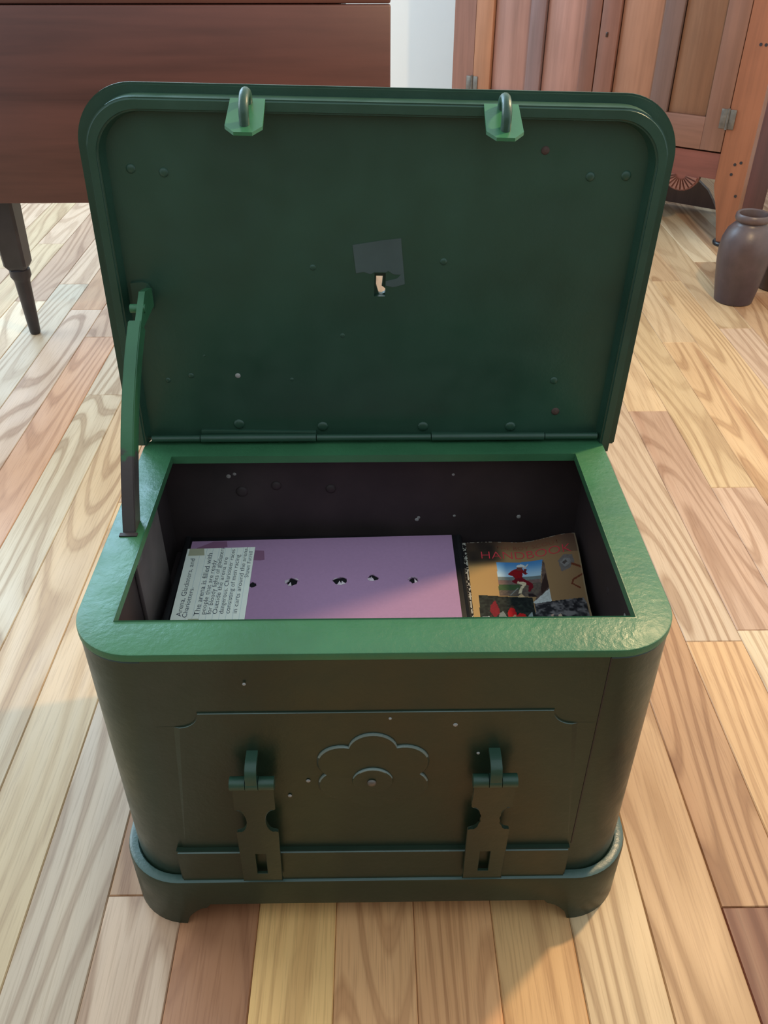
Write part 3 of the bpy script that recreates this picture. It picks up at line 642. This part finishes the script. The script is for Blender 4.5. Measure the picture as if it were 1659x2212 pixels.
# ------------------------------------------------------------------ cabinet, turned into the corner
cab = tag(empty('cupboard', (1.05, 2.60, 0), radians(-36)), 'reddish brown two-door wooden cupboard standing by the white wall', 'cabinet')
CH = 1.25
def cc(*c): return lin(c)
WB = (168, 104, 76)
def part(name, a, col, parent=cab, mat=None, bev=.0015): return bx(name, mat or M_cab, parent, *a, bev=bev, color=cc(*col))
def post(x0, x1, inner_left, name):
    if inner_left: P = [(x1, .012), (x1, CH), (x0, CH), (x0, .172), (x0 + .006, .150), (x0 + .016, .118), (x0 + .0255, .086), (x0 + .031, .060), (x0 + .0415, .012)]
    else: P = [(x0, CH), (x0, .012), (x1 - .0415, .012), (x1 - .031, .060), (x1 - .0255, .086), (x1 - .016, .118), (x1 - .006, .150), (x1, .172), (x1, CH)]
    bm = prism(P, (), 0, .045, lambda a, b, d: (a, d, b)); return obj(name, bm, M_cab, cab, 30, cc(142, 88, 62) if inner_left else cc(140, 94, 78))
post(-.0385, .046, True, 'corner_post'); post(-.962, -.884, False, 'corner_post')
for x, z in ((.004, .545), (.018, .545), (.008, .236), (.024, .243), (.004, .208), (.03, .150)):
    bm = prism(arc(x, z, .0042, 0, 330, 11), (), .0, .0012, lambda a, b, d: (a, -d, b)); obj('peg', bm, M_leg, cab, 0)
part('top_board', (-.985, .07, -.03, .40, CH, CH + .03), WB, mat=M_cabh)
part('side_panel', (.024, .0455, .045, .335, .012, CH), (100, 58, 56), mat=M_cabside); part('side_panel', (-.962, -.940, .045, .335, .012, CH), (150, 96, 78))
bm = prism([(-.94, .012), (-.098, .012), (-.118, .042), (-.1395, .069), (-.171, .091), (-.205, .11), (-.215, .19), (.024, .19), (.024, CH), (-.94, CH)], (), .318, .335, lambda a, b, d: (a, d, b)); obj('back_panel', bm, M_cab, cab, 0, cc(92, 70, 64)); part('bottom_board', (-.94, .024, .02, .318, .262, .28), (120, 78, 62), mat=M_cabh)
fan_c = (-.1420, .1875)
ap = [(-.884, .1860)] + [(-.80 + .05 * cos(radians(a)), .186 + .05 * sin(radians(a))) for a in range(180, 361, 20)] + [(-.20, .186)] + [(fan_c[0] + .055 * cos(radians(a)), fan_c[1] + .049 * sin(radians(a))) for a in range(180, 361, 12)] + [(-.080, .1865), (-.0385, .1862), (-.0385, .2580), (-.884, .2580)]
bm = prism(ap, (), .004, .026, lambda a, b, d: (a, d, b)); obj('apron', bm, M_cabh, cab, 30, cc(124, 72, 62))
for i in range(11):     # carved flutes of the fan
    a0 = radians(184 + i * 16); a1 = radians(184 + i * 16 + 10)
    P = [(fan_c[0] + .016 * cos((a0 + a1) / 2), fan_c[1] + .014 * sin((a0 + a1) / 2)), (fan_c[0] + .050 * cos(a0), fan_c[1] + .045 * sin(a0)), (fan_c[0] + .050 * cos(a1), fan_c[1] + .045 * sin(a1))]
    bm = prism(P, (), 0, .0065, lambda a, b, d: (a, .0045 - d, b)); obj('fan_flute', bm, M_cabh, cab, 0, cc(132, 88, 76))
def door(x0, ps, x1, cols):
    d = empty('door'); d.parent = cab; z0, z1 = .2635, 1.20; a, b, c, e = ps; y0, y1 = -.002, .020
    part('stile', (x0, a, y0, y1, z0, z1), cols[0], d); part('stile', (e, x1, y0, y1, z0, z1), cols[4], d); part('muntin', (b, c, y0, y1, z0 + .088, z1 - .07), cols[2], d)
    part('rail', (a, e, y0, y1, z0, z0 + .088), cols[5], d, M_cabh); part('rail', (a, e, y0, y1, z1 - .07, z1), cols[5], d, M_cabh)
    part('panel', (a + .0025, b, .011, .019, z0 + .088, z1 - .07), cols[1], d); part('panel', (c + .0025, e, .011, .019, z0 + .088, z1 - .07), cols[3], d); return d
P1, P2, MU, DK, OR = (166, 122, 110), (162, 116, 94), (136, 108, 106), (122, 82, 70), (164, 112, 84)
dl = door(-.882, (-.8205, -.692, -.642, -.508), -.4635, (OR, P1, MU, P1, DK, P1))
dr = door(-.4600, (-.4040, -.276, -.221, -.1024), -.0405, ((126, 86, 74), P2, (112, 88, 82), (138, 100, 78), (124, 88, 74), (130, 92, 78)))
part('knob_plate', (-.4400, -.4330, -.004, -.002, .532, .545), (60, 36, 26), dr, bev=.0005)
for hx, zc in ((-.884, .362), (-.0395, .3535)):
    for s in (-1, 1):
        bm = bmesh.new(); box(bm, hx + (.0035 if s > 0 else -.0210), hx + (.0210 if s > 0 else -.0035), -.0045, -.0015, zc - .026, zc + .026, .001); obj('hinge_leaf', bm, M_iron, cab)
    bm = bmesh.new(); tube(bm, [(hx, -.004, zc - .028), (hx, -.004, zc + .028)], .0036, 10); obj('hinge_pin', bm, M_iron, cab)
for cx, cy, lab in ((.024, .020, 'black caster cup under the right front leg of the cupboard'), (-.9410, .020, 'black caster cup under the left front leg of the cupboard')):
    bm = bmesh.new(); lathe(bm, [(.030, 0), (.034, .002), (.035, .008), (.033, .0115), (.031, .0120), (.030, .0119)], n=28)
    o = tag(obj('caster_cup', bm, M_disc), lab, 'cup', 'cups under the cupboard legs'); o.location = cab.matrix_basis @ Vector((cx, cy, 0))

# ------------------------------------------------------------------ stoneware on the floor, right
def glaze(name, a, b, z0, z1, rough):
    N = NT(name); sep = N.n('ShaderNodeSeparateXYZ'); v = N.coord(); N.l(v, sep.inputs[0])
    nz_ = N.noise(v, 18, 4); m = N.n('ShaderNodeMath', operation='MULTIPLY_ADD'); m.inputs[1].default_value = .03; N.l(nz_, m.inputs[0]); N.l(sep.outputs[2], m.inputs[2])
    c = N.ramp(m.outputs[0], [(z0, a), (z1, b)]); c = N.mix('MULTIPLY', .6, c, N.ramp(N.noise(v, 40, 4), [(.3, g(.75)), (.7, g(1.2))]))
    N.l(c, N.p.inputs['Base Color']); N.p.inputs['Roughness'].default_value = rough; N.bump(N.noise(v, 120, 3), .25, .0008); return N.m
bm = bmesh.new(); lathe(bm, [(.044, 0), (.0485, .002), (.0500, .012), (.0575, .055), (.0640, .105), (.0655, .135), (.0630, .162), (.0540, .186), (.0425, .199), (.0370, .204), (.0365, .207), (.0410, .2095), (.0430, .216), (.0420, .225), (.0390, .228), (.0345, .226), (.0320, .215), (.0310, .200), (.045, .180), (.055, .14), (.045, .02), (.01, .012)], n=48)
jar = obj('stoneware_jar', bm, glaze('jar_glaze', lin((66, 53, 58)), lin((86, 70, 68)), .05, .25, .38), None, 50); jar.location = (.957, 2.162, 0)
tag(jar, 'tall brown-mauve stoneware jar with a rolled lip, in front of the cupboard leg', 'jar')
bm = bmesh.new(); lathe(bm, [(.060, 0), (.066, .003), (.069, .02), (.075, .08), (.078, .14), (.074, .18), (.066, .205), (.064, .212), (.070, .217), (.071, .228), (.066, .232), (.060, .228), (.058, .20), (.066, .14), (.058, .02), (.01, .015)], n=48)
crock = obj('stoneware_crock', bm, glaze('crock_glaze', lin((66, 46, 36)), lin((206, 198, 168)), .10, .125, .35), None, 50); crock.location = (1.118, 2.262, 0)
tag(crock, 'cream crock with a dark brown lower half, behind the tall jar at the right', 'crock')
